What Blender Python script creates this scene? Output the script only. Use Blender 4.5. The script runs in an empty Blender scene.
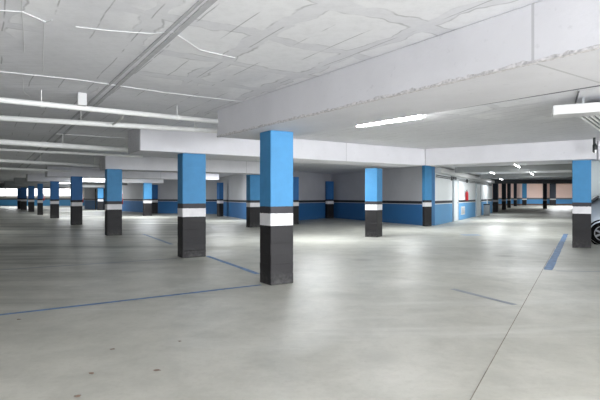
import bpy, bmesh, math, random
from mathutils import Vector, Matrix
random.seed(7)
SC = bpy.context.scene
COL = SC.collection
EYE = 1.39
GA = math.atan2(-310, 480)          # heading of the left grid's long rows
GB = GA + math.pi / 2
HB = math.atan2(275, 480)           # heading of the right-hand aisle
HA = HB - math.pi / 2
def dv(a): return Vector((math.sin(a), math.cos(a), 0))
vA, vB, wA, wB = dv(GA), dv(GB), dv(HA), dv(HB)
UP = Vector((0, 0, 1))
SLAB = EYE + 1.52

# ---------------------------------------------------------------- materials
def new_mat(name):
    m = bpy.data.materials.new(name); m.use_nodes = True
    nt = m.node_tree
    for n in list(nt.nodes): nt.nodes.remove(n)
    out = nt.nodes.new('ShaderNodeOutputMaterial')
    b = nt.nodes.new('ShaderNodeBsdfPrincipled')
    nt.links.new(b.outputs[0], out.inputs[0])
    return m, nt, b
def srgb(r, g, b):
    f = lambda c: (c/255/12.92) if c/255 <= .04045 else ((c/255+.055)/1.055)**2.4
    return (f(r), f(g), f(b), 1)
def N(nt, t, **kw):
    n = nt.nodes.new(t)
    for k, v in kw.items(): setattr(n, k, v)
    return n
def math_n(nt, op, a, b=None, c=None, clamp=False):
    n = N(nt, 'ShaderNodeMath', operation=op, use_clamp=clamp)
    for i, v in enumerate((a, b, c)):
        if v is None: continue
        if isinstance(v, (int, float)): n.inputs[i].default_value = v
        else: nt.links.new(v, n.inputs[i])
    return n.outputs[0]
def mixc(nt, fac, a, b, mode='MIX'):
    n = N(nt, 'ShaderNodeMix', data_type='RGBA', blend_type=mode)
    for i, v in ((0, fac), (6, a), (7, b)):
        if isinstance(v, (int, float)): n.inputs[i].default_value = v
        elif isinstance(v, tuple): n.inputs[i].default_value = v
        else: nt.links.new(v, n.inputs[i])
    return n.outputs[2]
def noise(nt, vec, scale, detail=4, rough=.55, dist=0):
    n = N(nt, 'ShaderNodeTexNoise'); n.inputs['Scale'].default_value = scale
    n.inputs['Detail'].default_value = detail; n.inputs['Roughness'].default_value = rough
    n.inputs['Distortion'].default_value = dist
    if vec is not None: nt.links.new(vec, n.inputs['Vector'])
    return n.outputs['Fac']
def ramp(nt, fac, lo, hi, a=0., b=1.):
    n = N(nt, 'ShaderNodeMapRange'); n.inputs[1].default_value = lo; n.inputs[2].default_value = hi
    n.inputs[3].default_value = a; n.inputs[4].default_value = b
    nt.links.new(fac, n.inputs[0]); return n.outputs[0]
def bump(nt, b, h, strength, dist=.02):
    n = N(nt, 'ShaderNodeBump'); n.inputs['Strength'].default_value = strength
    n.inputs['Distance'].default_value = dist
    nt.links.new(h, n.inputs['Height']); nt.links.new(n.outputs[0], b.inputs['Normal'])
def coords(nt): return N(nt, 'ShaderNodeTexCoord').outputs['Object']
def rotmap(nt, vec, ang, scale=(1, 1, 1)):
    # output x runs along heading ang, y across it
    n = N(nt, 'ShaderNodeMapping', vector_type='POINT')
    n.inputs['Rotation'].default_value = (0, 0, -(math.pi/2 - ang)); n.inputs['Scale'].default_value = scale
    nt.links.new(vec, n.inputs['Vector']); return n.outputs[0]
def plain(name, col, rough=.6, metal=0., var=.12, scale=6, bmp=0):
    m, nt, b = new_mat(name); v = coords(nt)
    n = noise(nt, v, scale)
    c = mixc(nt, ramp(nt, n, .3, .7), tuple(x*(1-var) for x in col[:3])+(1,), tuple(min(1, x*(1+var)) for x in col[:3])+(1,))
    nt.links.new(c, b.inputs['Base Color'])
    b.inputs['Roughness'].default_value = rough; b.inputs['Metallic'].default_value = metal
    if bmp: bump(nt, b, n, bmp)
    return m
def emit(name, col, s):
    m, nt, b = new_mat(name)
    b.inputs['Base Color'].default_value = col
    b.inputs['Emission Color'].default_value = col; b.inputs['Emission Strength'].default_value = s
    return m
def banded(name, bands, rough=.6, dirt=.25, wob=.006, scale=3.0, bmp=.15):
    """paint bands by height: bands = [(z_top, colour), ...] rising; last colour goes on for ever"""
    m, nt, b = new_mat(name); v = coords(nt)
    sep = N(nt, 'ShaderNodeSeparateXYZ'); nt.links.new(v, sep.inputs[0])
    fine = noise(nt, v, 14, 3)
    z = math_n(nt, 'ADD', sep.outputs[2], ramp(nt, fine, 0, 1, -wob, wob))
    c = bands[0][1]
    for i in range(len(bands) - 1):
        fac = math_n(nt, 'GREATER_THAN', z, bands[i][0])
        c = mixc(nt, fac, c, bands[i+1][1])
    big = noise(nt, v, scale, 6, .6)
    d = ramp(nt, big, .3, .75, 1.0, 1-dirt)
    comb = N(nt, 'ShaderNodeCombineColor')
    for i in range(3): nt.links.new(d, comb.inputs[i])
    c = mixc(nt, 1.0, c, comb.outputs[0], 'MULTIPLY')
    # scuffed, greyed foot
    foot = math_n(nt, 'MULTIPLY', ramp(nt, sep.outputs[2], .0, .25, .35, 0), ramp(nt, fine, .4, .7, 0, 1))
    c = mixc(nt, foot, c, srgb(120, 118, 115))
    nt.links.new(c, b.inputs['Base Color']); b.inputs['Roughness'].default_value = rough
    bump(nt, b, big, bmp)
    return m

BLUE = srgb(68, 141, 192); DBLUE = srgb(58, 124, 180); BLK = srgb(25, 23, 26); WHT = srgb(232, 230, 232)
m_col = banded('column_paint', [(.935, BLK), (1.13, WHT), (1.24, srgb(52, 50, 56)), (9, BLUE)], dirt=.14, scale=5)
m_coldk = banded('column_paint_dim', [(.935, srgb(24, 22, 25)), (1.13, WHT), (1.24, srgb(34, 34, 40)), (9, srgb(44, 108, 170))], dirt=.14, scale=5)  # same striped paint, with the dimness of the back bays put into its colour
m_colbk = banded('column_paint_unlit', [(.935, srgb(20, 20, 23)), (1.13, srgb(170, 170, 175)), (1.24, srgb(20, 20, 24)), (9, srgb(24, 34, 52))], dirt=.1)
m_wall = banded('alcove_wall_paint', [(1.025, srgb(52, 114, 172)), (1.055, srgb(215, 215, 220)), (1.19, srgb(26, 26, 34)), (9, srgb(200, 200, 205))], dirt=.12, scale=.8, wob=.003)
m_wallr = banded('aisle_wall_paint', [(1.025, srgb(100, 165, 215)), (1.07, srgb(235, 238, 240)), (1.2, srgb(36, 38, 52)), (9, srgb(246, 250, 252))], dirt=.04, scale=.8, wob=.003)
m_wallf = banded('far_wall_paint', [(.95, srgb(86, 160, 210)), (1.2, srgb(96, 104, 110)), (9, srgb(240, 232, 222))], dirt=.06, scale=.5, wob=.003)
m_wallp = banded('far_aisle_paint_warmlit', [(.26, srgb(120, 96, 84)), (1.0, srgb(80, 150, 205)), (1.25, srgb(110, 112, 116)), (9, srgb(246, 214, 204))], dirt=.06, scale=.5, wob=.003)  # pinkish top band carries the tungsten light in its colour

# floor -------------------------------------------------------------
def floor_material():
    m, nt, b = new_mat('worn_concrete_floor'); v = coords(nt)
    big = noise(nt, v, .35, 6, .6, .6)
    med = noise(nt, v, 1.7, 8, .65, .3)
    fine = noise(nt, v, 22, 6, .7)
    c = mixc(nt, ramp(nt, big, .3, .7), srgb(178, 178, 169), srgb(202, 201, 193))
    c = mixc(nt, ramp(nt, med, .42, .75, 0, .6), c, srgb(150, 152, 144))
    c = mixc(nt, ramp(nt, noise(nt, v, 6, 8, .7), .5, .75, 0, .35), c, srgb(158, 156, 148))
    c = mixc(nt, ramp(nt, fine, .5, .8, 0, .30), c, srgb(150, 145, 132))
    # warm tint towards the camera
    sep = N(nt, 'ShaderNodeSeparateXYZ'); nt.links.new(v, sep.inputs[0])
    tint = math_n(nt, 'MULTIPLY', ramp(nt, sep.outputs[1], 2, 12, .6, 0), 1.0, clamp=True)
    c = mixc(nt, tint, c, mixc(nt, 1.0, c, (1.0, .965, .93, 1), 'MULTIPLY'))
    # dark shadow bands painted into the floor along the left bays
    st = rotmap(nt, v, GB, (.10, 1.1, 1))
    s = noise(nt, st, 1.0, 5, .6, .4)
    leftm = ramp(nt, sep.outputs[0], -2.0, -6.0, 0, 1)
    leftm = math_n(nt, 'MULTIPLY', leftm, 1.0, clamp=True)
    sf = math_n(nt, 'MULTIPLY', ramp(nt, s, .45, .62, 0, .8), leftm, clamp=True)
    c = mixc(nt, sf, c, srgb(98, 100, 94))
    # pale reflection streaks painted into the floor colour
    st2 = rotmap(nt, v, GA, (.18, 1.3, 1)); s2 = noise(nt, st2, .8, 5, .6, 1.2)
    c = mixc(nt, ramp(nt, s2, .56, .72, 0, .35), c, srgb(222, 222, 216))
    # oil spots
    vo = N(nt, 'ShaderNodeTexVoronoi'); vo.inputs['Scale'].default_value = .55; nt.links.new(v, vo.inputs['Vector'])
    dd = math_n(nt, 'ADD', vo.outputs['Distance'], ramp(nt, med, 0, 1, -.12, .12))
    c = mixc(nt, ramp(nt, dd, .03, .16, .5, 0), c, srgb(112, 110, 104))
    # saw-cut joint lines: the one heading up the right-hand aisle and others parallel at 6 m
    jm = rotmap(nt, v, math.atan2(5.386, 9.135)); s3 = N(nt, 'ShaderNodeSeparateXYZ'); nt.links.new(jm, s3.inputs[0])
    m.use_fake_user = False
    nt.links.new(c, b.inputs['Base Color'])
    r = ramp(nt, big, .3, .7, .5, .34); nt.links.new(r, b.inputs['Roughness'])
    b.inputs['Specular IOR Level'].default_value = .35
    bump(nt, b, fine, .08, .01)
    return m
m_floor = floor_material()

def ceiling_material():
    m, nt, b = new_mat('patched_precast_ceiling'); v = coords(nt)
    g = rotmap(nt, v, GA)                       # x along the rows, y across
    wob = N(nt, 'ShaderNodeTexNoise'); wob.inputs['Scale'].default_value = 1.7; wob.inputs['Detail'].default_value = 3
    nt.links.new(g, wob.inputs['Vector'])
    va = N(nt, 'ShaderNodeVectorMath', operation='SUBTRACT'); nt.links.new(wob.outputs['Color'], va.inputs[0]); va.inputs[1].default_value = (.5, .5, .5)
    vs = N(nt, 'ShaderNodeVectorMath', operation='SCALE'); nt.links.new(va.outputs[0], vs.inputs[0]); vs.inputs['Scale'].default_value = .42
    vd = N(nt, 'ShaderNodeVectorMath', operation='ADD'); nt.links.new(g, vd.inputs[0]); nt.links.new(vs.outputs[0], vd.inputs[1])
    sp = N(nt, 'ShaderNodeSeparateXYZ'); nt.links.new(vd.outputs[0], sp.inputs[0])
    sg = N(nt, 'ShaderNodeSeparateXYZ'); nt.links.new(g, sg.inputs[0])
    sw = N(nt, 'ShaderNodeSeparateXYZ'); nt.links.new(v, sw.inputs[0])
    def cell(x, period, off=0):
        t = math_n(nt, 'FRACT', math_n(nt, 'ADD', math_n(nt, 'DIVIDE', x, period), off))
        return math_n(nt, 'ABSOLUTE', math_n(nt, 'SUBTRACT', t, .5))      # 0 centre .. .5 edge
    ex = cell(sp.outputs[0], 1.0); ey = cell(sp.outputs[1], 1.05, .1)
    e = math_n(nt, 'MAXIMUM', ex, ey)
    patch = ramp(nt, e, .41, .42, 1, 0)
    rim = math_n(nt, 'MULTIPLY', ramp(nt, e, .40, .412, 0, 1), ramp(nt, e, .418, .43, 1, 0), clamp=True)
    keep = ramp(nt, noise(nt, g, .42, 1), .40, .44, 0, 1)
    rightm = math_n(nt, 'MULTIPLY', ramp(nt, sw.outputs[0], -3.4, -2.6, 0, 1), 1.0, clamp=True)
    keep = math_n(nt, 'MULTIPLY', keep, rightm)
    near = math_n(nt, 'MULTIPLY', ramp(nt, sw.outputs[1], 10, 9, 0, 1), 1.0, clamp=True)
    keep = math_n(nt, 'MULTIPLY', keep, near)
    patch = math_n(nt, 'MULTIPLY', patch, keep, clamp=True); rim = math_n(nt, 'MULTIPLY', rim, keep, clamp=True)
    big = noise(nt, v, .6, 5)
    c = mixc(nt, ramp(nt, big, .3, .7), srgb(222, 222, 226), srgb(232, 232, 236))
    # fine plank-board streaks
    pl = rotmap(nt, v, GA, (1.2, 14, 1)); pn = noise(nt, pl, 1.0, 5, .7)
    leftm = math_n(nt, 'SUBTRACT', 1.0, rightm, clamp=True)
    c = mixc(nt, math_n(nt, 'MULTIPLY', ramp(nt, pn, .45, .75, 0, .30), math_n(nt, 'ADD', leftm, .25), clamp=True), c, srgb(175, 175, 179))
    c = mixc(nt, patch, c, srgb(237, 237, 240))
    c = mixc(nt, math_n(nt, 'MULTIPLY', rim, ramp(nt, noise(nt, v, 3, 3), .42, .6, 0, .55), clamp=True), c, srgb(150, 150, 152))
    # dark joints of the infill blocks, broken, along the rows
    jl = cell(math_n(nt, 'ADD', sg.outputs[1], ramp(nt, noise(nt, g, 1.5, 2), 0, 1, -.03, .03)), .35, .3)
    jline = ramp(nt, jl, .478, .488, 0, 1)
    brk = ramp(nt, noise(nt, rotmap(nt, v, GA, (1.1, 1.4, 1)), 1.0, 3), .49, .54, 0, .5)
    c = mixc(nt, math_n(nt, 'MULTIPLY', jline, brk, clamp=True), c, srgb(105, 105, 108))
    c = mixc(nt, ramp(nt, noise(nt, v, 9, 8, .75), .45, .75, 0, .16), c, srgb(150, 150, 152))
    nt.links.new(c, b.inputs['Base Color']); b.inputs['Roughness'].default_value = .85
    h = math_n(nt, 'ADD', math_n(nt, 'MULTIPLY', patch, .3), math_n(nt, 'ADD', math_n(nt, 'MULTIPLY', pn, .4), math_n(nt, 'MULTIPLY', noise(nt, v, 18, 5), .35)))
    bump(nt, b, h, .22, .012)
    return m
m_ceil = ceiling_material()
def beam_material(name, col, rough_edge=True):
    m, nt, b = new_mat(name); v = coords(nt)
    n = noise(nt, v, 1.1, 7, .62); n2 = noise(nt, v, 13, 5)
    c = mixc(nt, ramp(nt, n, .3, .7), tuple(x*.90 for x in col[:3])+(1,), col)
    c = mixc(nt, ramp(nt, n2, .62, .72, 0, .25), c, tuple(x*.6 for x in col[:3])+(1,))
    # board joints of the formwork
    sp = N(nt, 'ShaderNodeSeparateXYZ'); nt.links.new(v, sp.inputs[0])
    t = math_n(nt, 'FRACT', math_n(nt, 'DIVIDE', sp.outputs[0], 5.67))
    j = math_n(nt, 'LESS_THAN', t, .004)
    c = mixc(nt, math_n(nt, 'MULTIPLY', j, .35), c, srgb(120, 120, 120))
    nt.links.new(c, b.inputs['Base Color']); b.inputs['Roughness'].default_value = .85
    bump(nt, b, math_n(nt, 'ADD', n2, n), .3, .012)
    return m
m_beam = beam_material('whitewashed_beam', srgb(224, 223, 227))
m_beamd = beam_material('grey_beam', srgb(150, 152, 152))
m_rough = plain('spalled_concrete', srgb(206, 203, 204), .95, var=.35, scale=30, bmp=.6)
m_pipe = plain('white_plastic_pipe', srgb(232, 232, 230), .4, var=.04)
m_groove = plain('grey_cable_tray', srgb(120, 120, 124), .8, var=.15)
m_tray = plain('light_grey_tray', srgb(186, 186, 190), .8, var=.12)
m_conduit = plain('pale_conduit', srgb(214, 214, 215), .5, var=.03)
m_line = plain('blue_line_paint', srgb(100, 132, 172), .6, var=.35, scale=9)
m_linef = plain('faded_blue_line_paint', srgb(130, 148, 170), .6, var=.22, scale=5)
m_linegh = plain('ghost_line_paint', srgb(146, 152, 160), .6, var=.12, scale=5)
m_joint = plain('dark_joint', srgb(130, 122, 112), .9, var=.3, scale=8)  # own dark colour of the expansion joint
m_red = plain('extinguisher_red', srgb(170, 26, 34), .35, var=.05)
m_black = plain('black_rubber', srgb(9, 9, 10), .6, var=.1)
m_dark = plain('dark_plastic', srgb(40, 44, 46), .5)
m_door = plain('pale_door_paint', srgb(236, 242, 245), .5, var=.03)
m_steel = plain('brushed_steel', srgb(180, 184, 186), .35, .8, var=.08)
m_white = plain('white_enamel', srgb(238, 238, 238), .45, var=.03)
m_tube = emit('lit_tube', (1, 1, 1, 1), 14)
mat_glow = emit('lit_tube_near', (.97, .99, 1, 1), 40)
m_tubed = emit('lit_tube_far', (.97, 1, 1, 1), 9)
m_daylit = emit('daylit_glow', (.98, .98, .97, 1), 1.2)
m_duct = plain('white_painted_duct', srgb(212, 212, 212), .6, var=.03)
m_debris = plain('dry_leaf', srgb(112, 92, 78), .9, var=.3)

# ---------------------------------------------------------------- mesh helpers
def link(name, bm, mats, parent=None, smooth=False, loc=None, rotz=None):
    me = bpy.data.meshes.new(name); bmesh.ops.recalc_face_normals(bm, faces=bm.faces); bm.to_mesh(me); bm.free()
    for m in (mats if isinstance(mats, (list, tuple)) else [mats]): me.materials.append(m)
    if smooth:
        for p in me.polygons: p.use_smooth = True
    o = bpy.data.objects.new(name, me); COL.objects.link(o)
    if parent: o.parent = parent
    if loc is not None: o.location = loc
    if rotz is not None: o.rotation_euler = (0, 0, rotz)
    return o
def tag(o, label, cat, group=None, kind=None):
    o['label'] = label; o['category'] = cat
    if group: o['group'] = group
    o['kind'] = kind or 'thing'
    return o
def struct(o): o['kind'] = 'structure'; return o
def empty(name, loc, label, cat, group=None, rotz=0):
    o = bpy.data.objects.new(name, None); COL.objects.link(o); o.location = loc; o.rotation_euler = (0, 0, rotz)
    o.empty_display_size = .1
    return tag(o, label, cat, group)
def prism(bm, o, e1, e2, e3, mi=0):
    o, e1, e2, e3 = map(Vector, (o, e1, e2, e3))
    vs = [bm.verts.new(o + e1*a + e2*b + e3*c) for c in (0, 1) for b in (0, 1) for a in (0, 1)]
    for f in ((0, 1, 3, 2), (4, 6, 7, 5), (0, 4, 5, 1), (2, 3, 7, 6), (0, 2, 6, 4), (1, 5, 7, 3)):
        fc = bm.faces.new([vs[i] for i in f]); fc.material_index = mi
    return vs
def box(bm, x0, x1, y0, y1, z0, z1, mi=0):
    return prism(bm, (x0, y0, z0), (x1-x0, 0, 0), (0, y1-y0, 0), (0, 0, z1-z0), mi)
def cyl(bm, p, q, r, r2=None, n=14, cap=True):
    p, q = Vector(p), Vector(q); d = (q-p).normalized(); r2 = r if r2 is None else r2
    a = d.orthogonal().normalized(); b = d.cross(a)
    R = [[bm.verts.new(c + (a*math.cos(2*math.pi*i/n) + b*math.sin(2*math.pi*i/n))*rr) for i in range(n)] for c, rr in ((p, r), (q, r2))]
    for i in range(n): bm.faces.new((R[0][i], R[0][(i+1) % n], R[1][(i+1) % n], R[1][i]))
    if cap: bm.faces.new(R[0][::-1]); bm.faces.new(R[1])
def tube(bm, pts, r, n=8):
    for a, b in zip(pts[:-1], pts[1:]): cyl(bm, a, b, r, n=n)
def lathe(bm, prof, n=24, c=(0, 0, 0), axis='Z', cap=True):
    rings = []
    for r, z in prof:
        ring = []
        for i in range(n):
            a = 2*math.pi*i/n
            v = (r*math.cos(a), r*math.sin(a), z) if axis == 'Z' else (r*math.cos(a), z, r*math.sin(a))
            ring.append(bm.verts.new(Vector(c)+Vector(v)))
        rings.append(ring)
    for A, B in zip(rings[:-1], rings[1:]):
        for i in range(n): bm.faces.new((A[i], A[(i+1) % n], B[(i+1) % n], B[i]))
    if cap: bm.faces.new(rings[0][::-1]); bm.faces.new(rings[-1])
def bev(bm, w, seg=1):
    bmesh.ops.bevel(bm, geom=list(bm.edges), offset=w, segments=seg, affect='EDGES', profile=.5)
def P(x, y, z=0): return Vector((x, y, z))
def fl(px, py, z=0):                # plan position of a surveyed mark at height z
    Y = (EYE - z)*480/(py-197); return Vector(((px-300)/480*Y, Y, z))

# ---------------------------------------------------------------- floor and ceiling
bm = bmesh.new(); box(bm, -75, 75, -14, 95, -.25, 0); floor = struct(link('floor', bm, m_floor))
bm = bmesh.new()
a, b_ = P(.05, 1.4), P(6.9, 13.02); d = (b_-a); s = Vector((d.y, -d.x, 0)).normalized()*.0035
j = prism(bm, a + UP*.0005, d, s*2, UP*.0012)
link('expansion_joint', bm, m_joint, floor)

bm = bmesh.new()
box(bm, -75, 12, -14, 95, SLAB, SLAB+.3); box(bm, 12, 75, -14, 41.5, SLAB, SLAB+.3)
ceiling = struct(link('ceiling', bm, m_ceil))
bm = bmesh.new(); box(bm, 12, 75, 41.5, 95, EYE+2.3, EYE+2.6); struct(link('ceiling', bm, m_ceil))

# ---------------------------------------------------------------- walls
def wall(name, pts, th, mat, top=SLAB, side=1):
    bm = bmesh.new()
    for p, q in zip(pts[:-1], pts[1:]):
        p, q = P(*p), P(*q); d = q-p; n = Vector((-d.y, d.x, 0)).normalized()*th*side
        prism(bm, p, d, n, UP*top)
    return struct(link(name, bm, mat))
wall('wall_left', [(-75, 76), (-34, 76)], .3, m_wallf)
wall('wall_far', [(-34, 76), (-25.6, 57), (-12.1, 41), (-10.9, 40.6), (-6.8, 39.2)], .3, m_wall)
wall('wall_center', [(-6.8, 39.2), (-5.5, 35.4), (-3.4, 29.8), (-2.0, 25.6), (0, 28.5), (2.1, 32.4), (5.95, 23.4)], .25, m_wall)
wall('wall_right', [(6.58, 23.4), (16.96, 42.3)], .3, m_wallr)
wall('wall_corner', [(5.95, 23.4), (6.58, 23.4)], .3, banded('corner_paint', [(9, srgb(74, 128, 176))], dirt=.1))
wall('wall_back', [(28, 80), (75, 80)], .3, m_wallp, EYE+2.3)
wall('wall_side', [(9.9, 16.9), (24, 8.9)], .25, plain('grey_side_wall_paint', srgb(196, 204, 206), .7, var=.06, scale=.8))

bm = bmesh.new(); box(bm, -75, -1, -14, -13.7, 0, SLAB); struct(link('wall_rear_blocker', bm, m_wallr))  # unseen part-width wall added to keep world light off the left faces
bm = bmesh.new(); box(bm, -75, -74.7, -13.7, 76, 0, SLAB); struct(link('wall_left', bm, m_wallf))  # unseen side wall added to cut light coming in from the left
# glowing panes and frames added for the daylit white of the far left wall
for i, (x0, x1) in enumerate(((-43.3, -39.3), (-38.3, -34.6), (-48.6, -44.6))):
    bm = bmesh.new(); box(bm, x0, x1, 75.93, 75.99, 1.55, 2.72)
    w = struct(link('window_%d' % (i+1), bm, m_daylit))
    bm = bmesh.new()
    box(bm, x0-.06, x1+.06, 75.86, 75.99, 1.47, 1.55); box(bm, x0-.06, x1+.06, 75.86, 75.99, 2.72, 2.8)
    for k in range(3):
        xx = x0 + (x1-x0)*k/2; box(bm, xx-.04, xx+.04, 75.87, 75.99, 1.55, 2.72)
    link('window_frame', bm, m_white, w)

# ---------------------------------------------------------------- columns
def column(cx, cy, la, lb, grid, top, label, mat=m_col, group=None):
    a, b = (vA, vB) if grid == 0 else (wA, wB)
    ctr = P(cx, cy) + a*la/2 + b*lb/2
    bm = bmesh.new()
    prism(bm, -(a*la/2 + b*lb/2), a*la, b*lb, UP*top)
    bmesh.ops.subdivide_edges(bm, edges=[e for e in bm.edges if abs((e.verts[0].co-e.verts[1].co).z) > .5], cuts=14)
    bev(bm, .008, 1)
    rnd = random.Random(int(cx*100))
    for v in bm.verts:
        v.co += Vector((rnd.uniform(-1, 1), rnd.uniform(-1, 1), 0))*(.0012 if v.co.z > .92 else .003)
    o = link('concrete_column', bm, mat)
    o.location = ctr
    return tag(o, label, 'column', group)
LT = EYE + 1.0
cols = [
 (-.46, 7.53, .365, .42, 0, EYE+1.05, 'nearest blue, white and black column in the middle, under the big ceiling beam', m_col),
 (-2.67, 10.92, .36, .56, 0, LT, 'second column back from the middle, below the blunt end of the long white cross beam', m_col),
 (-6.93, 17.24, .40, .52, 0, LT+.01, 'third column of the left row, with the large red fire extinguisher at its right edge', m_col),
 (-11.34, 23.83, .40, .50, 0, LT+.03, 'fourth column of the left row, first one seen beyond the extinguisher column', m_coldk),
 (-16.21, 31.20, .38, .50, 0, LT+.03, 'fifth column of the left row, standing in front of the glowing far panes', m_coldk),
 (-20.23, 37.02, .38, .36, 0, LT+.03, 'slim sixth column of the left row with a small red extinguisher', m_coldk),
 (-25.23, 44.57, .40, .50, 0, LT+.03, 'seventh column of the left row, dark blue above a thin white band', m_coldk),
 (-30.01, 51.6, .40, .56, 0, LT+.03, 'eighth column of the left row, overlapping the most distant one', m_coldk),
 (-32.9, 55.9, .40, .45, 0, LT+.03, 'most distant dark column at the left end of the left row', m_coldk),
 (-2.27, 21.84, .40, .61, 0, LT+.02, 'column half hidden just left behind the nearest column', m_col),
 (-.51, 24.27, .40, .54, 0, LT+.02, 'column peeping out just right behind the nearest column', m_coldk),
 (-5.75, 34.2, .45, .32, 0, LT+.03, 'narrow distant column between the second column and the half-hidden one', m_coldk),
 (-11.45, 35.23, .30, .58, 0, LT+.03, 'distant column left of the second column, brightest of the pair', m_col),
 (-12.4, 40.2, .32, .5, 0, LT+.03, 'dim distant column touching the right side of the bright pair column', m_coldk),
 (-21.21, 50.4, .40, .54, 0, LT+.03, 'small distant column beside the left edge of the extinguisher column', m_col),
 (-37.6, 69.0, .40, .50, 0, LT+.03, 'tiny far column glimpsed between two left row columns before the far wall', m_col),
 (2.66, 16.55, .45, .52, 1, LT, 'free-standing column right of centre in front of the grey recessed wall', m_col),
 (7.87, 12.97, .447, .5, 1, LT+.01, 'large column at right beside the parked silver car', m_col),
 (5.92, 22.75, .16, .47, 0, SLAB, 'column set against the outer corner of the blue and white aisle wall', m_col),
 (1.80, 31.25, .25, .50, 0, LT+.03, 'column in the inner corner of the grey recessed wall', m_coldk),
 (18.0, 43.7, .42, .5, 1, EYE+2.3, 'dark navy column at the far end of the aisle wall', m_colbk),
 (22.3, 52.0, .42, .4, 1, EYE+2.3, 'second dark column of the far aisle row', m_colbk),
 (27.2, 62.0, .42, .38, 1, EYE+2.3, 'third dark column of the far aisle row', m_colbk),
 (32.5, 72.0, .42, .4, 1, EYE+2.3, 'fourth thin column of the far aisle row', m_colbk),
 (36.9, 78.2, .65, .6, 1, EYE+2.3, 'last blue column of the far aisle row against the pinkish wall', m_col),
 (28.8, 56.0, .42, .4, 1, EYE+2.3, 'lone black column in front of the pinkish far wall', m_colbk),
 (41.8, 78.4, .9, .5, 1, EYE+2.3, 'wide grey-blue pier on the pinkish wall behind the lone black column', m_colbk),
]
for c in cols: column(*c, group='striped garage columns')

# ---------------------------------------------------------------- beams
def beam(p, d, length, across, width, zb, zt, label, mat=m_beam, rough=False, name='concrete_beam'):
    bm = bmesh.new()
    ang = math.atan2(d.y, d.x)
    acr = across.copy(); s = 1 if (Matrix.Rotation(ang, 3, 'Z') @ Vector((0, 1, 0))).dot(acr) > 0 else -1
    box(bm, 0, length, 0, width*s, zb, zt)
    cuts = max(1, int(length/1.0))
    bmesh.ops.subdivide_edges(bm, edges=[e for e in bm.edges if abs((e.verts[0].co-e.verts[1].co).x) > .5*length], cuts=cuts)
    bev(bm, .012, 1)
    o = link(name, bm, mat, loc=P(p[0], p[1]), rotz=ang)
    tag(o, label, 'beam')
    if rough:
        bm = bmesh.new(); rnd = random.Random(3)
        n = int(length/.05)
        prev = None
        for i in range(n+1):
            x = i*length/n; h = .012 + .022*rnd.random()*(1 if rnd.random() > .4 else .3); t = .004+.008*rnd.random()
            ring = [bm.verts.new((x, -t*s, zb-.003)), bm.verts.new((x, -t*s*.8, zb+h)), bm.verts.new((x, .01*s, zb+h+.006)), bm.verts.new((x, .03*s, zb-.004-.004*rnd.random()))]
            if prev:
                for k in range(4): bm.faces.new((prev[k], prev[(k+1) % 4], ring[(k+1) % 4], ring[k]))
            prev = ring
        link('spalled_edge', bm, m_rough, o)
    return o
OV = .01
big = beam((-1.45, 8.40), Vector((.576, -.818, 0)), 20, vB, 1.0, EYE+1.05, SLAB-.001, 'big white beam overhead resting on the nearest column, running toward the upper right', rough=True)
for v in big.data.vertices:
    if abs(v.co.y) > .5: v.co.y *= 1 + .045*v.co.x
pB, pE = P(-3.44, 10.3), P(3.96, 15.2)
d2 = (pE-pB).normalized(); n2 = Vector((-d2.y, d2.x, 0))
beam(pB, d2, (pE-pB).length, n2, 1.0, LT, SLAB-.001, 'long white cross beam above the second column, from its blunt left end to the bend')
pR = P(7.75, 12.58); d3 = (pR-pE).normalized(); n3 = Vector((-d3.y, d3.x, 0))
beam(pE, d3, (pR-pE).length, n3, .9, LT, SLAB-.001, 'white beam from the bend to the large right column')
beam(pR+n3*.55+d3*.02, d3, 6, n3, .5, LT+.0, SLAB-.001, 'pale set-back beam above the parked car')
vBb = (vB)
beam((-7.05, 17.35), vB, 7.6, vA, 1.0, EYE+1.01, SLAB-.001, 'white cross beam on the third column of the left row')
beam((-12.6, 23.9), vB, 9.2, vA, 1.0, EYE+1.03, SLAB-.001, 'grey-white cross beam on the fourth column of the left row', m_beam)
beam((-17.9, 31.5), vB, 9.0, vA, 1.0, EYE+1.05, SLAB-.001, 'dim cross beam on the fifth column of the left row', m_beam)
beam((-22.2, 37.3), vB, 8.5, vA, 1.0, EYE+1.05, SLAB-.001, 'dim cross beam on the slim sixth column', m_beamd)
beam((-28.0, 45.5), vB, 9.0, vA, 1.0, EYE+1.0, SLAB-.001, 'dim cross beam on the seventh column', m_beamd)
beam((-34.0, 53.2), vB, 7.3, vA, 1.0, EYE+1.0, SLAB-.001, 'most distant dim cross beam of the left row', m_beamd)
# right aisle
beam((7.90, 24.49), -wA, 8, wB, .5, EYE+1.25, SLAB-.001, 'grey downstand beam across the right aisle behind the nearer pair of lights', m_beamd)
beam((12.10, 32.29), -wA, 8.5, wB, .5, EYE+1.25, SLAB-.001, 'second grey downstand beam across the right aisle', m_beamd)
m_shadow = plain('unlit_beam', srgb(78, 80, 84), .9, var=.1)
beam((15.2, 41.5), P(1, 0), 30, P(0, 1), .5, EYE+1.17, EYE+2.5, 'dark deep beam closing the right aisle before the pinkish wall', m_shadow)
beam((20.5, 55.5), P(1, 0), 30, P(0, 1), .5, EYE+1.6, EYE+2.3, 'dark far beam above the lone black column', m_shadow)

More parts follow.
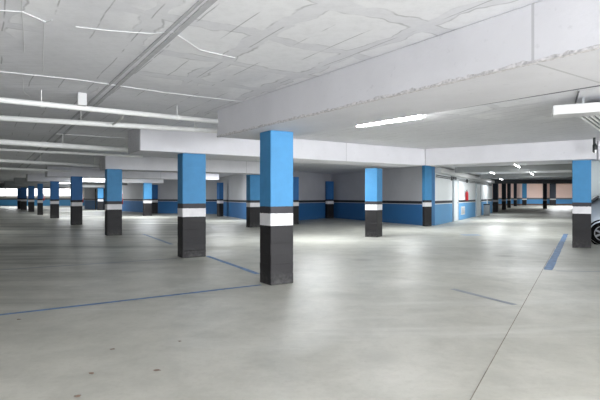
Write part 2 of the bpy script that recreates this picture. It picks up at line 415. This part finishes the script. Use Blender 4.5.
# ---------------------------------------------------------------- pipes under the left ceiling
def pipe(p, q, r, label, couplers=(), name='ceiling_pipe', mat=m_pipe):
    bm = bmesh.new(); cyl(bm, p, q, r, n=20)
    o = tag(link(name, bm, mat, smooth=False), label, 'pipe', 'white pipes under the left ceiling')
    for pl in o.data.polygons: pl.use_smooth = len(pl.vertices) == 4
    d = (Vector(q)-Vector(p)).normalized()
    for t in couplers:
        c = Vector(p)+d*t
        bm = bmesh.new(); cyl(bm, c-d*.05, c+d*.05, r*1.14, n=20); link('coupling', bm, mat, o)
    for t in (1.4, 3.4, 5.4, 7.4):
        c = Vector(p)+d*t
        if t > (Vector(q)-Vector(p)).length: break
        bm = bmesh.new(); cyl(bm, c, (c.x, c.y, SLAB), .006, n=6)
        lathe(bm, [(r*1.05, -.01), (r*1.16, -.01), (r*1.16, .01), (r*1.05, .01)], 16, c=(0, 0, 0))
        for v in bm.verts[-64:] if False else []: pass
        # turn the clip ring on to the pipe
        bm.verts.ensure_lookup_table()
        M = Matrix.Translation(c) @ d.to_track_quat('Z', 'Y').to_matrix().to_4x4()
        for v in list(bm.verts)[12:]: v.co = M @ v.co
        link('hanger', bm, mat, o)
    return o
z1 = EYE+1.32
def on(px, py, z): return fl(px, py, z)
def ext(a, b, k0, k1): return a-(b-a)*k0, b+(b-a)*k1
pa, pb = on(0, 100, z1), on(217, 121.5, z1)
pa2, pb2 = ext(pa, pb, .9, .3)
p1 = pipe(pa2, pb2, .040, 'nearest and uppermost white pipe under the left ceiling, ending at the big beam', (2.2,))
z2 = EYE+1.30
pa, pb = on(0, 118, z2), on(217, 131.0, z2); pa2, pb2 = ext(pa, pb, .6, .35)
pipe(pa2, pb2, .047, 'second white pipe under the left ceiling, just below the nearest one', (1.0,))
z3 = EYE+1.22
pa, pb = on(0, 141.8, z3), on(120, 149.5, z3); pa2, pb2 = ext(pa, pb, .8, .45)
pipe(pa2, pb2, .062, 'third white pipe, passing behind the blunt end of the long cross beam', (3.0,))
z4 = EYE+1.25
pa, pb = on(0, 149.5, z4), on(100, 154.5, z4); pa2, pb2 = ext(pa, pb, .6, .5)
pipe(pa2, pb2, .035, 'thin fourth white pipe right below the third one', ())
z5 = EYE+1.2
pa, pb = on(0, 160.5, z5), on(100, 166, z5); pa2, pb2 = ext(pa, pb, .6, .3)
pipe(pa2, pb2, .055, 'fifth pipe farther back under the dark part of the ceiling', ())
pa, pb = on(0, 168.3, z5), on(60, 170.8, z5); pa2, pb2 = ext(pa, pb, .6, .2)
pipe(pa2, pb2, .05, 'dim sixth pipe farthest back above the left row', ())
# square fixing block above the first pipe
c = on(82, 107, z1); bm = bmesh.new()
prism(bm, c-vB*.06-vA*.05+UP*.02, vB*.12, vA*.1, UP*(SLAB-z1-.02)); bev(bm, .005)
tag(link('pipe_bracket', bm, m_duct), 'small square white bracket block holding the nearest pipe to the ceiling', 'bracket')
# short branch linking the first two pipes
bm = bmesh.new(); q0 = on(124, 112.5, z1-.0); q1 = on(122, 118, z1-.03); q2 = on(112, 125, z2)
tube(bm, [q0, q1, q2], .02, 10); tag(link('branch_pipe', bm, m_pipe), 'short bent branch between the two nearest white pipes', 'pipe')

# grey twin cable trays along the left ceiling
for k, (a0, a1) in enumerate((((212, 0), (26, 168)), ((201, 0), (18, 168)))):
    p, q = on(a0[0], a0[1], SLAB), on(a1[0], a1[1], SLAB)
    p = p - (q-p).normalized()*3
    d = (q-p).normalized(); s = Vector((d.y, -d.x, 0))*(.026 if k == 0 else .014)
    bm = bmesh.new(); box(bm, 0, (q-p).length, -s.length, s.length, -.012, 0)
    tag(link('cable_tray', bm, m_tray, loc=p, rotz=math.atan2(d.y, d.x)), ('wider' if k == 0 else 'narrower') + ' grey strip of the pair running diagonally along the left ceiling', 'cable tray')

# thin white conduits, stapled and a bit wavy
def conduit(pts, label, r=.008, mat=m_conduit, z=SLAB-.008, name='ceiling_conduit', wav=.006):
    P3 = [on(x, y, z) for x, y in pts]; rnd = random.Random(len(label))
    full = []
    for a, b in zip(P3[:-1], P3[1:]):
        n = max(1, int((b-a).length/.25))
        for i in range(n): full.append(a.lerp(b, i/n) + Vector((rnd.uniform(-1, 1), rnd.uniform(-1, 1), 0))*wav)
    full.append(P3[-1])
    bm = bmesh.new(); tube(bm, full, r, 6)
    return tag(link(name, bm, mat), label, 'conduit', 'thin conduits on the ceiling')
conduit([(-40, 67), (0, 71.5), (80, 80), (165, 92.5), (248, 102.5)], 'long thin white conduit crossing the left ceiling to the face of the big beam', .006)
conduit([(-20, 8), (0, 10.5), (22, 12), (45, 22), (52, 20)], 'short white conduit in the top left corner of the ceiling', .005)
conduit([(22, -8), (22, 12), (24, 52)], 'thin white conduit branching down the ceiling from the top left corner', .004)
conduit([(75, 27), (110, 31), (150, 34), (172, 32), (200, 50), (235, 58)], 'wavy white conduit across the patched ceiling, crossing the grey trays', .0045, wav=.012)
conduit([(44, 22), (43, 72)], 'thin white drop conduit between the two long ones at far left', .004)
conduit([(22, 72), (24, 92), (30, 97)], 'tiny white conduit tail hanging off the long conduit near the left edge', .004)
conduit([(318, 131.5), (356, 125)], 'dark thin conduit feeding the lit tube from its left end', .012, m_groove, z=EYE+1.44, wav=0)
conduit([(417, 114.8), (500, 101.5), (640, 79)], 'long dark conduit running from the lit tube to the upper right', .011, m_groove, z=EYE+1.46, wav=0)
conduit([(579, 91), (575, 105)], 'short grey conduit dropping to the white duct box', .012, m_groove, wav=0)
conduit([(20, 165), (48, 164.2), (66, 163.5), (105, 166.5)], 'small pale cable in the dark rear part of the left ceiling', .012)
conduit([(56, 134), (66, 134.5), (125, 138)], 'pale cable between the second and third pipes', .012)

# ---------------------------------------------------------------- fluorescent lamps
def lamp(p, q, label, power, tubemat=m_tube, hang=.0, r=.016, group='fluorescent ceiling lamps'):
    topz = SLAB if p[2] < SLAB else EYE+2.3
    p, q = Vector(p), Vector(q); c = (p+q)/2; L = (q-p).length; ang = math.atan2((q-p).y, (q-p).x)
    e = empty('fluorescent_lamp', c, label, 'lamp', group, ang)
    bm = bmesh.new(); box(bm, -L/2, L/2, -.022, .022, .035, topz-c.z); bev(bm, .004); link('housing', bm, m_white, e)
    bm = bmesh.new(); cyl(bm, (-L/2+.02, 0, 0), (L/2-.02, 0, 0), r, n=12); link('tube', bm, tubemat, e)
    for s_ in (-1, 1):
        bm = bmesh.new(); box(bm, s_*L/2-.02, s_*L/2+.02, -.03, .03, -.025, .035); link('end_cap', bm, m_white, e)
    ld = bpy.data.lights.new('tube_light', 'AREA'); ld.shape = 'RECTANGLE'; ld.size = L*.95; ld.size_y = .04; ld.energy = power*2.6
    ld.color = (.95, .98, 1); ld.spread = math.pi
    lo = bpy.data.objects.new('tube_light', ld); COL.objects.link(lo); lo.parent = e; lo.location = (0, 0, -.02)
    return e
zl = EYE+1.40
lamp(on(357, 126, zl), on(423, 116.5, zl), 'large brightly lit fluorescent tube on the ceiling beside the big beam', 30, mat_glow, r=.03)
zf = EYE+1.40
def lampat(x, y, ang, L, label, power, mat=m_tubed, z=zf):
    v = dv(ang)*L/2; c = P(x, y, z); return lamp(c-v, c+v, label, power, mat)
lampat(9.75, 21.6, HB, 2.6, 'bright lamp in the right aisle just under the white beam', 18)
lampat(14.1, 29.2, HB, 2.4, 'second bright lamp farther along the right aisle', 20)
lampat(15.9, 38.0, HB, 2.0, 'lamp along the far end of the right aisle wall', 14)
lampat(11.2, 28.0, HB, 2.0, 'added fill lamp facing the white part of the aisle wall', 30)  # fixture added to wash light over the aisle wall
lampat(33, 62, GB, 2.0, 'distant fill lamp added to light the pinkish far wall', 90, z=EYE+2.15)  # this and the next are unseen fixtures added to brighten the far aisle
lampat(40, 72, GB, 2.0, 'farthest added fill lamp before the pinkish wall', 170, z=EYE+2.15)
lampat(8.9, 17.3, HA, 1.5, 'added fill lamp hidden behind the white beam at the bend', 16)  # tucked-away fixtures from here to the far left wall are added fill
lampat(0.5, 15.6, GB, 1.5, 'added fill lamp in the bay behind the long cross beam', 40)
lampat(4.6, 20.0, HB, 1.5, 'added fill lamp between the free-standing column and the aisle wall corner', 26)
lampat(-4.5, 27.5, GB, 1.5, 'added fill lamp in front of the recessed wall left of centre', 35)
lampat(-10.5, 33.0, GB, 1.5, 'added fill lamp in the rear bay left of the second column', 50)
lampat(-21, 48, GB, 2.5, 'added fill lamp near the distant grey partition', 60)
lampat(-30, 61, GB, 3.0, 'added fill lamp near the glowing far left panes', 60)
lampat(-40, 68, GB, 3.0, 'added fill lamp close to the far left wall', 90)
lampat(-14.4, 33.2, GB, 1.8, 'added lamp standing for the lit face of the fifth cross beam in the left row', 30, z=EYE+1.25)  # tube put in where the beam face itself is lit
lampat(-19.1, 38.7, GB, 1.3, 'small added lamp standing for a lit beam face farther back in the left row', 30, z=EYE+1.10)  # likewise added in place of a lit beam face
lampat(-14.0, 17, GB, 1.5, 'added fill lamp in the left bay beyond the pipes', 25)  # out-of-frame fixture added as fill for the left side

# ---------------------------------------------------------------- floor markings
def strip(p, q, w, label, mat):
    p, q = P(*p), P(*q); d = q-p; s = Vector((d.y, -d.x, 0)).normalized()*w/2
    n = max(2, int(d.length/.3)); rnd = random.Random(int(w*1000)+n); bm = bmesh.new(); prev = None
    for i in range(n+1):
        c = p+d*i/n; a = bm.verts.new(c-s*(1+rnd.uniform(-.12, .12))+UP*.003); b = bm.verts.new(c+s*(1+rnd.uniform(-.12, .12))+UP*.003)
        if prev: bm.faces.new((prev[0], prev[1], b, a))
        prev = (a, b)
    return tag(link('painted_line', bm, mat), label, 'floor marking', 'blue bay lines on the floor')
l1a, l1b = fl(0, 315), fl(261, 285)
l1a = l1a-(l1b-l1a)*.3
strip(l1a.xy, l1b.xy, .085, 'blue bay line on the floor running left from the nearest column', m_line)
strip(fl(-60, 274).xy, fl(177, 258.5).xy, .085, 'faded bay line on the floor running left from the second column', m_linegh)
strip(fl(258, 274).xy, fl(207, 256).xy, .11, 'blue line on the floor between the nearest and second columns', m_line)
strip(fl(172, 244.5).xy, fl(143, 234).xy, .12, 'blue line on the floor behind the second column', m_linef)
strip(fl(548, 270).xy, fl(566, 234).xy, .15, 'short wide blue line on the floor beside the large right column', m_line)
strip(fl(452, 289).xy, fl(515, 305).xy, .10, 'worn dark bluish line mark on the right part of the floor', m_linegh)
strip(fl(556, 271).xy, fl(640, 272.5).xy, .05, 'thin dark mark on the floor in front of the large right column', m_linegh)
strip(fl(462, 235).xy, fl(480, 235).xy, .5, 'faint blue rubbed patch on the floor before the aisle wall', plain('rubbed_blue', srgb(150, 172, 196), .6, var=.12))
for i, (x, y, lb) in enumerate(((19, 320, 'curled brown scrap on the floor near the left blue line'), (92, 374, 'ring-shaped brown scrap low on the left floor'), (157, 371, 'dark scrap right of the ring-shaped one'),
                 (180, 342, 'small scrap on the left floor below the blue line'), (113, 350, 'tiny scrap left of centre on the floor'), (77, 397, 'reddish scrap at the bottom edge of the floor'))):
    bm = bmesh.new(); rnd = random.Random(i); c = fl(x, y); n = 9; r = .022
    vs = [bm.verts.new(c+Vector((math.cos(k/n*6.283)*r*rnd.uniform(.6, 1.6), math.sin(k/n*6.283)*r*rnd.uniform(.3, .9), .004+rnd.uniform(0, .008)))) for k in range(n)]
    cc = bm.verts.new(c+UP*.014)
    for k in range(n): bm.faces.new((vs[k], vs[(k+1) % n], cc))
    tag(link('dry_leaf_scrap', bm, m_debris), lb, 'debris', 'scraps on the floor')

# ---------------------------------------------------------------- fire extinguishers
def extinguisher(loc, ang, label, s=1.0):
    e = empty('fire_extinguisher', loc, label, 'fire extinguisher', 'red fire extinguishers', ang)
    bm = bmesh.new(); r = .075*s
    lathe(bm, [(r*.9, 0), (r, .02*s), (r, .36*s), (r*.8, .42*s), (r*.4, .455*s), (r*.3, .47*s)], 20)
    link('body', bm, m_red, e, smooth=True)
    bm = bmesh.new(); cyl(bm, (0, 0, .465*s), (0, 0, .51*s), .022*s); box(bm, -.02*s, .10*s, -.012*s, .012*s, .505*s, .52*s); box(bm, -.02*s, .09*s, -.01*s, .01*s, .53*s, .545*s); link('valve', bm, m_black, e)
    bm = bmesh.new(); tube(bm, [(0.02*s, 0, .49*s), (.09*s, -.02*s, .45*s), (.105*s, -.03*s, .3*s), (.095*s, -.03*s, .1*s)], .011*s); link('hose', bm, m_black, e)
    bm = bmesh.new(); box(bm, -.03*s, .03*s, r*.95, r*1.3, .2*s, .5*s); link('wall_bracket', bm, m_steel, e)
    return e
c3 = P(-6.93, 17.24)+vB*.52
extinguisher((c3+vB*.07+vA*.50+UP*1.12)[:], -(GA+math.pi), 'red fire extinguisher hung on the right side of the third left row column')
c4 = P(-11.34, 23.83)+vB*.50
extinguisher((c4+vB*.05+vA*.50+UP*1.1)[:], -(GA+math.pi), 'red fire extinguisher hung on the fourth left row column')
c6 = P(-20.23, 37.02)+vB*.36
extinguisher((c6+vB*.08+vA*.50+UP*1.1)[:], -(GA+math.pi), 'smallest red extinguisher, on the slim sixth left row column')
# aisle wall pieces
w0, w1 = P(6.58, 23.4), P(16.96, 42.3); wd = (w1-w0).normalized(); wn = Vector((wd.y, -wd.x, 0))
wang = math.atan2(wd.y, wd.x)
def wp(px):                                      # where the sight line meets the aisle wall
    t = (px-300)/480; Y = (w0.x - w0.y*wd.x/wd.y)/(t - wd.x/wd.y); return (Vector((t*Y, Y, 0))-w0).dot(wd)
def onwall(s_, off, z): return w0+wd*s_+wn*off+UP*z
extinguisher(onwall(wp(464.7), .13, 1.17)[:], wang, 'red fire extinguisher hung on the white aisle wall between the two doors', 1.25)
for i, (x0, x1) in enumerate(((452.6, 456.9), (475.6, 479.8))):
    s0, s1 = wp(x0), wp(x1); H = 2.3
    o = bpy.data.objects.new('door_%d' % (i+1), None); COL.objects.link(o); o['kind'] = 'structure'
    o.location = onwall(s0, 0, 0); o.rotation_euler = (0, 0, wang); W = s1-s0
    bm = bmesh.new(); box(bm, 0, W, -.05, -.002, .01, H); bev(bm, .004); link('door_leaf', bm, m_door, o)
    bm = bmesh.new(); box(bm, -.07, 0, -.09, 0, 0, H+.07); box(bm, W, W+.07, -.09, 0, 0, H+.07); box(bm, 0, W, -.09, 0, H, H+.07); link('door_frame', bm, plain('door_frame_grey', srgb(196, 204, 210), .5), o)
    bm = bmesh.new(); cyl(bm, (W-.12, -.05, 1.05), (W-.12, -.1, 1.05), .012); cyl(bm, (W-.12, -.1, 1.05), (W-.24, -.1, 1.05), .01); link('door_handle', bm, m_dark, o)
# louvred panel, bin, drop pipe
s0, s1 = wp(460.8), wp(464.3); e = empty('vent_panel', onwall(s0, 0, .3), 'small white louvred panel low on the blue band below the aisle extinguisher', 'vent', rotz=wang)
bm = bmesh.new(); W = s1-s0; box(bm, 0, W, -.04, -.001, 0, .5); bev(bm, .004); link('frame', bm, m_white, e)
bm = bmesh.new(); [prism(bm, (.05, -.055, .06+k*.05), (W-.1, 0, 0), (0, .015, .02), (0, 0, .008)) for k in range(8)]; link('louvres', bm, m_steel, e)
s0 = wp(481.2); e = empty('waste_bin', onwall(s0+.3, .35, 0), 'grey steel waste bin standing against the aisle wall past the second door', 'bin', rotz=wang)
bm = bmesh.new(); box(bm, -.25, .25, -.2, .2, .03, .78); bev(bm, .02, 2); link('bin_body', bm, m_steel, e)
bm = bmesh.new(); box(bm, -.26, .26, -.21, .21, .78, .86); bev(bm, .025, 2); link('bin_lid', bm, m_dark, e)
bm = bmesh.new(); box(bm, -.24, .24, -.19, .19, 0, .03); link('bin_base', bm, m_black, e)
sp_ = wp(486.6); bm = bmesh.new(); cyl(bm, onwall(sp_, .05, 0), onwall(sp_, .05, 1.15), .045); tag(link('drop_pipe', bm, m_pipe), 'white vertical drop pipe on the blue band right of the bin', 'pipe')
# trunking run along the top of the aisle wall
bm = bmesh.new(); prism(bm, onwall(.0, .001, EYE+1.18), wd*20.5, wn*.3, UP*.24); bev(bm, .01)
tag(link('wall_duct', bm, m_duct), 'long white duct along the top of the blue and white aisle wall', 'duct')
for k, z in enumerate((EYE+.99, EYE+1.07)):
    bm = bmesh.new(); cyl(bm, onwall(.05, .05, z), onwall(20.5, .05, z), .022)
    tag(link('wall_conduit', bm, m_groove), ('lower' if k == 0 else 'upper') + ' grey conduit running below the white duct on the aisle wall', 'conduit')
for k, px in enumerate((450.5, 452.5, 454.5, 466)):
    bm = bmesh.new(); s_ = wp(px); prism(bm, onwall(s_, .02, EYE+.92), wd*.16, wn*.07, UP*.22)
    tag(link('junction_box', bm, m_dark), ('first', 'second', 'third', 'lone')[k] + ' dark junction box on the conduits above the aisle doors', 'junction box', 'junction boxes above the aisle doors')
# electrical conduit risers by the far left partition
for k, (x, y) in enumerate(((-22.6, 53.1), (-20.9, 51.2))):
    bm = bmesh.new(); cyl(bm, (x, y, 0), (x, y, 2.3), .07); tag(link('riser_pipe', bm, m_dark), ('left' if k == 0 else 'right') + ' dark vertical riser on the distant grey partition', 'pipe')

# ---------------------------------------------------------------- white duct box with slatted grille at upper right
zb = EYE+1.262
a = on(553, 114.8, zb); bq = on(600, 111.7, zb); dd_ = (bq-a).normalized(); nn = Vector((-dd_.y, dd_.x, 0))
e = empty('ventilation_duct', a, 'white box duct with a slatted grille hanging under the ceiling at upper right', 'duct', rotz=math.atan2(dd_.y, dd_.x))
bm = bmesh.new(); box(bm, 0, 3.2, 0, .38, 0, .145); bev(bm, .006); link('duct_box', bm, m_duct, e)
for x in (.4, 1.4, 2.4):
    bm = bmesh.new(); box(bm, x, x+.03, .15, .2, .145, SLAB-zb); link('hanger', bm, m_steel, e)
R = Matrix.Rotation(-math.atan2(dd_.y, dd_.x), 3, 'Z')
ld_ = R @ dv(math.atan2(393, 480)); bm = bmesh.new()
for k in range(14):
    o_ = Vector((.37+k*.075, .385, .0)); L = 2.3
    prism(bm, o_, ld_*L, Vector((.034, 0, 0)), Vector((0, .0, .03)))
link('slats', bm, m_white, e)
bm = bmesh.new(); o_ = Vector((.36, .385, .05)); prism(bm, o_, ld_*L, Vector((1.2, 0, 0)), Vector((0, 0, .06))); link('dark_backing', bm, plain('grille_shadow', srgb(60, 62, 66), .9), e)
bm = bmesh.new(); prism(bm, o_+ld_*L, ld_*.04, Vector((1.2, 0, 0)), Vector((0, 0, .06))-Vector((0, 0, .0))); link('end_bar', bm, m_white, e)

# small dark bracket with pale head at the end of the right beam
e = empty('camera_bracket', on(594.2, 136, EYE+1.5)[:], 'small dark camera on a bracket at the right end of the white beam', 'camera')
cpt = Vector((594.3, 0, 0)); Yb = 12.3; X0 = (594.3-300)/480*Yb
e.location = (X0, Yb, EYE+1.0)
bm = bmesh.new(); cyl(bm, (0, 0, .2), (0, 0, SLAB-EYE-1.0), .03); link('stem', bm, m_dark, e)
bm = bmesh.new(); lathe(bm, [(.02, .0), (.05, .03), (.05, .20), (.03, .24)], 16, c=(0.01, 0, .13)); link('housing', bm, plain('camera_black', srgb(20, 26, 28), .4), e, smooth=True)
bm = bmesh.new(); lathe(bm, [(.01, -.04), (.035, -.02), (.04, .03), (.02, .05)], 16, c=(.015, -.02, .17)); link('lens', bm, m_white, e, smooth=True)

# ---------------------------------------------------------------- parked car
m_silver = plain('silver_car_paint', srgb(176, 186, 196), .25, .45, var=.04)
m_glass = plain('tinted_glass', srgb(28, 34, 38), .35, .0, var=.02)
m_alloy = plain('alloy_wheel', srgb(128, 130, 134), .55, .1, var=.05)
m_tail = plain('tail_lens', srgb(225, 225, 230), .2, .0, var=.05)
car = empty('parked_car', (8.84, 14.0, 0), 'silver hatchback at the right edge, only a wheel and rear corner showing beside the column', 'car', rotz=math.atan2((-wA).y, (-wA).x))
# local x: forward from the visible wheel (away from the column), y: car width away from the viewer
sect = [(-.60, .38, .78, .62), (-.55, .28, 1.0, .72), (-.42, .24, 1.16, .80), (-.12, .24, 1.38, .80), (.25, .24, 1.47, .80), (1.2, .24, 1.50, .80), (1.75, .24, 1.42, .82), (2.45, .24, 1.05, .82), (3.0, .26, .95, .80), (3.25, .30, .72, .74), (3.32, .36, .55, .66)]
bm = bmesh.new(); prev = None; yc = .80
for x, zb_, zt, hw in sect:
    belt = min(zt-.02, .98); ring = []
    inset = 0.16 if zt > 1.1 else .06
    for y, z in ((-hw*.9, zb_), (-hw, zb_+.12), (-hw, min(.72, belt)), (-hw+.03, belt), (-hw+inset, (belt+zt)/2 if zt > 1.1 else zt-.01), (-hw+inset+.1, zt), (hw-inset-.1, zt), (hw-inset, (belt+zt)/2 if zt > 1.1 else zt-.01), (hw-.03, belt), (hw, min(.72, belt)), (hw, zb_+.12), (hw*.9, zb_)):
        ring.append(bm.verts.new((x, yc+y, z)))
    if prev:
        n = len(ring)
        for k in range(n): bm.faces.new((prev[k], prev[(k+1) % n], ring[(k+1) % n], ring[k]))
    else: bm.faces.new(ring)
    prev = ring
bm.faces.new(prev[::-1])
body = link('body', bm, m_silver, car, smooth=True)
sm = body.modifiers.new('smooth', 'SUBSURF'); sm.levels = 2; sm.render_levels = 2
# wheel arches cut out by real cylinders
for wx in (0, 2.5):
    for wy in (0.0, 1.6):
        s_ = -1 if wy == 0 else 1
        bm = bmesh.new(); lathe(bm, [(.33-.02, -.09), (.33, -.06), (.33, .06), (.31, .09), (.22, .095), (.21, -.095)][:5], 32, axis='Y'); 
        w = link('wheel', bm, m_black, car, smooth=True, loc=(wx, wy+.05*(-s_), .33))
        bm = bmesh.new()
        lathe(bm, [(.215, -.005), (.225, .0), (.215, .02), (.20, .02), (.20, -.005), (.215, -.005)], 32, axis='Y', cap=False)
        for k in range(7):
            a = 2*math.pi*k/7
            u = Vector((math.cos(a), 0, math.sin(a))); t = Vector((-math.sin(a), 0, math.cos(a)))
            prism(bm, u*.04-t*.028, u*.16, t*.056, (0, -.02, 0))
        cyl(bm, (0, -.03, 0), (0, .02, 0), .055, n=16)
        link('rim', bm, m_alloy, w, loc=(0, s_*.095, 0))
        bm = bmesh.new(); lathe(bm, [(.36, -.11), (.40, -.11), (.40, .11), (.36, .11), (.36, -.11)], 32, axis='Y', cap=False)
        link('wheel_arch', bm, m_black, car, loc=(wx, .80+s_*.735, .34))
def sidepanel(pts, y, mat, name):
    bm = bmesh.new(); f = bm.faces.new([bm.verts.new((x, y, z)) for x, z in pts]); r_ = bmesh.ops.extrude_face_region(bm, geom=[f])
    for v in [g for g in r_['geom'] if isinstance(g, bmesh.types.BMVert)]: v.co.y += .02
    return link(name, bm, mat, car)
sidepanel([(.0, 1.0), (.05, 1.22), (.3, 1.36), (1.1, 1.40), (1.1, 1.0)], .095, m_glass, 'side_window')
sidepanel([(1.18, 1.0), (1.18, 1.40), (1.7, 1.33), (2.2, 1.0)], .095, m_glass, 'side_window')
# rear screen and its dark surround down the hatch corner
bm = bmesh.new(); prism(bm, (-.52, .13, 1.04), (.44, 0, .35), (0, 1.34, 0), (-.04, 0, .05)); bev(bm, .01); link('rear_window', bm, m_glass, car)
bm = bmesh.new(); prism(bm, (-.60, .04, .80), (.10, 0, 0), (0, .2, 0), (.06, 0, .18)); bev(bm, .02, 2); link('tail_light', bm, m_tail, car)
bm = bmesh.new(); prism(bm, (-.64, .12, .40), (.16, 0, 0), (0, 1.36, 0), (0, 0, .2)); bev(bm, .04, 2); link('bumper', bm, m_silver, car)

for m_ in (m_black,): m_.node_tree.nodes['Principled BSDF'].inputs['Specular IOR Level'].default_value = .1; m_.node_tree.nodes['Principled BSDF'].inputs['Roughness'].default_value = .9
# ---------------------------------------------------------------- light
W = bpy.data.worlds.new('World'); SC.world = W; W.use_nodes = True
bg = W.node_tree.nodes['Background']; bg.inputs[0].default_value = (.92, .96, 1, 1); bg.inputs[1].default_value = 1.5
def area(loc, target, sx, sy, power, col=(1, 1, 1)):
    ld = bpy.data.lights.new('area_light', 'AREA'); ld.shape = 'RECTANGLE'; ld.size = sx; ld.size_y = sy; ld.energy = power; ld.color = col
    o = bpy.data.objects.new('area_light', ld); COL.objects.link(o); o.location = loc
    o.rotation_euler = (Vector(target)-Vector(loc)).to_track_quat('-Z', 'Y').to_euler()
area((10, -3.5, 1.7), (-1, 8, 1.2), 7, 1.6, 1000, (.95, .97, 1))
area((3.2, -3.5, .15), (.5, 0, 2.9), 5, 3, 480, (.92, .95, 1))
area((0, -5, .15), (0, -4, 2.9), 14, 4, 600, (.92, .95, 1))

# ---------------------------------------------------------------- camera
cd = bpy.data.cameras.new('camera'); cd.sensor_width = 36; cd.lens = 36*480/600; cd.shift_y = -3/600; cd.clip_start = .05; cd.clip_end = 300
cam = bpy.data.objects.new('camera', cd); COL.objects.link(cam); cam.location = (0, 0, EYE); cam.rotation_euler = (math.pi/2, 0, 0)
SC.camera = cam
SC.view_settings.view_transform = 'Standard'; SC.view_settings.exposure = 0.75
SC.cycles.use_denoising = True
SC.cycles.max_bounces = 8; SC.cycles.diffuse_bounces = 6
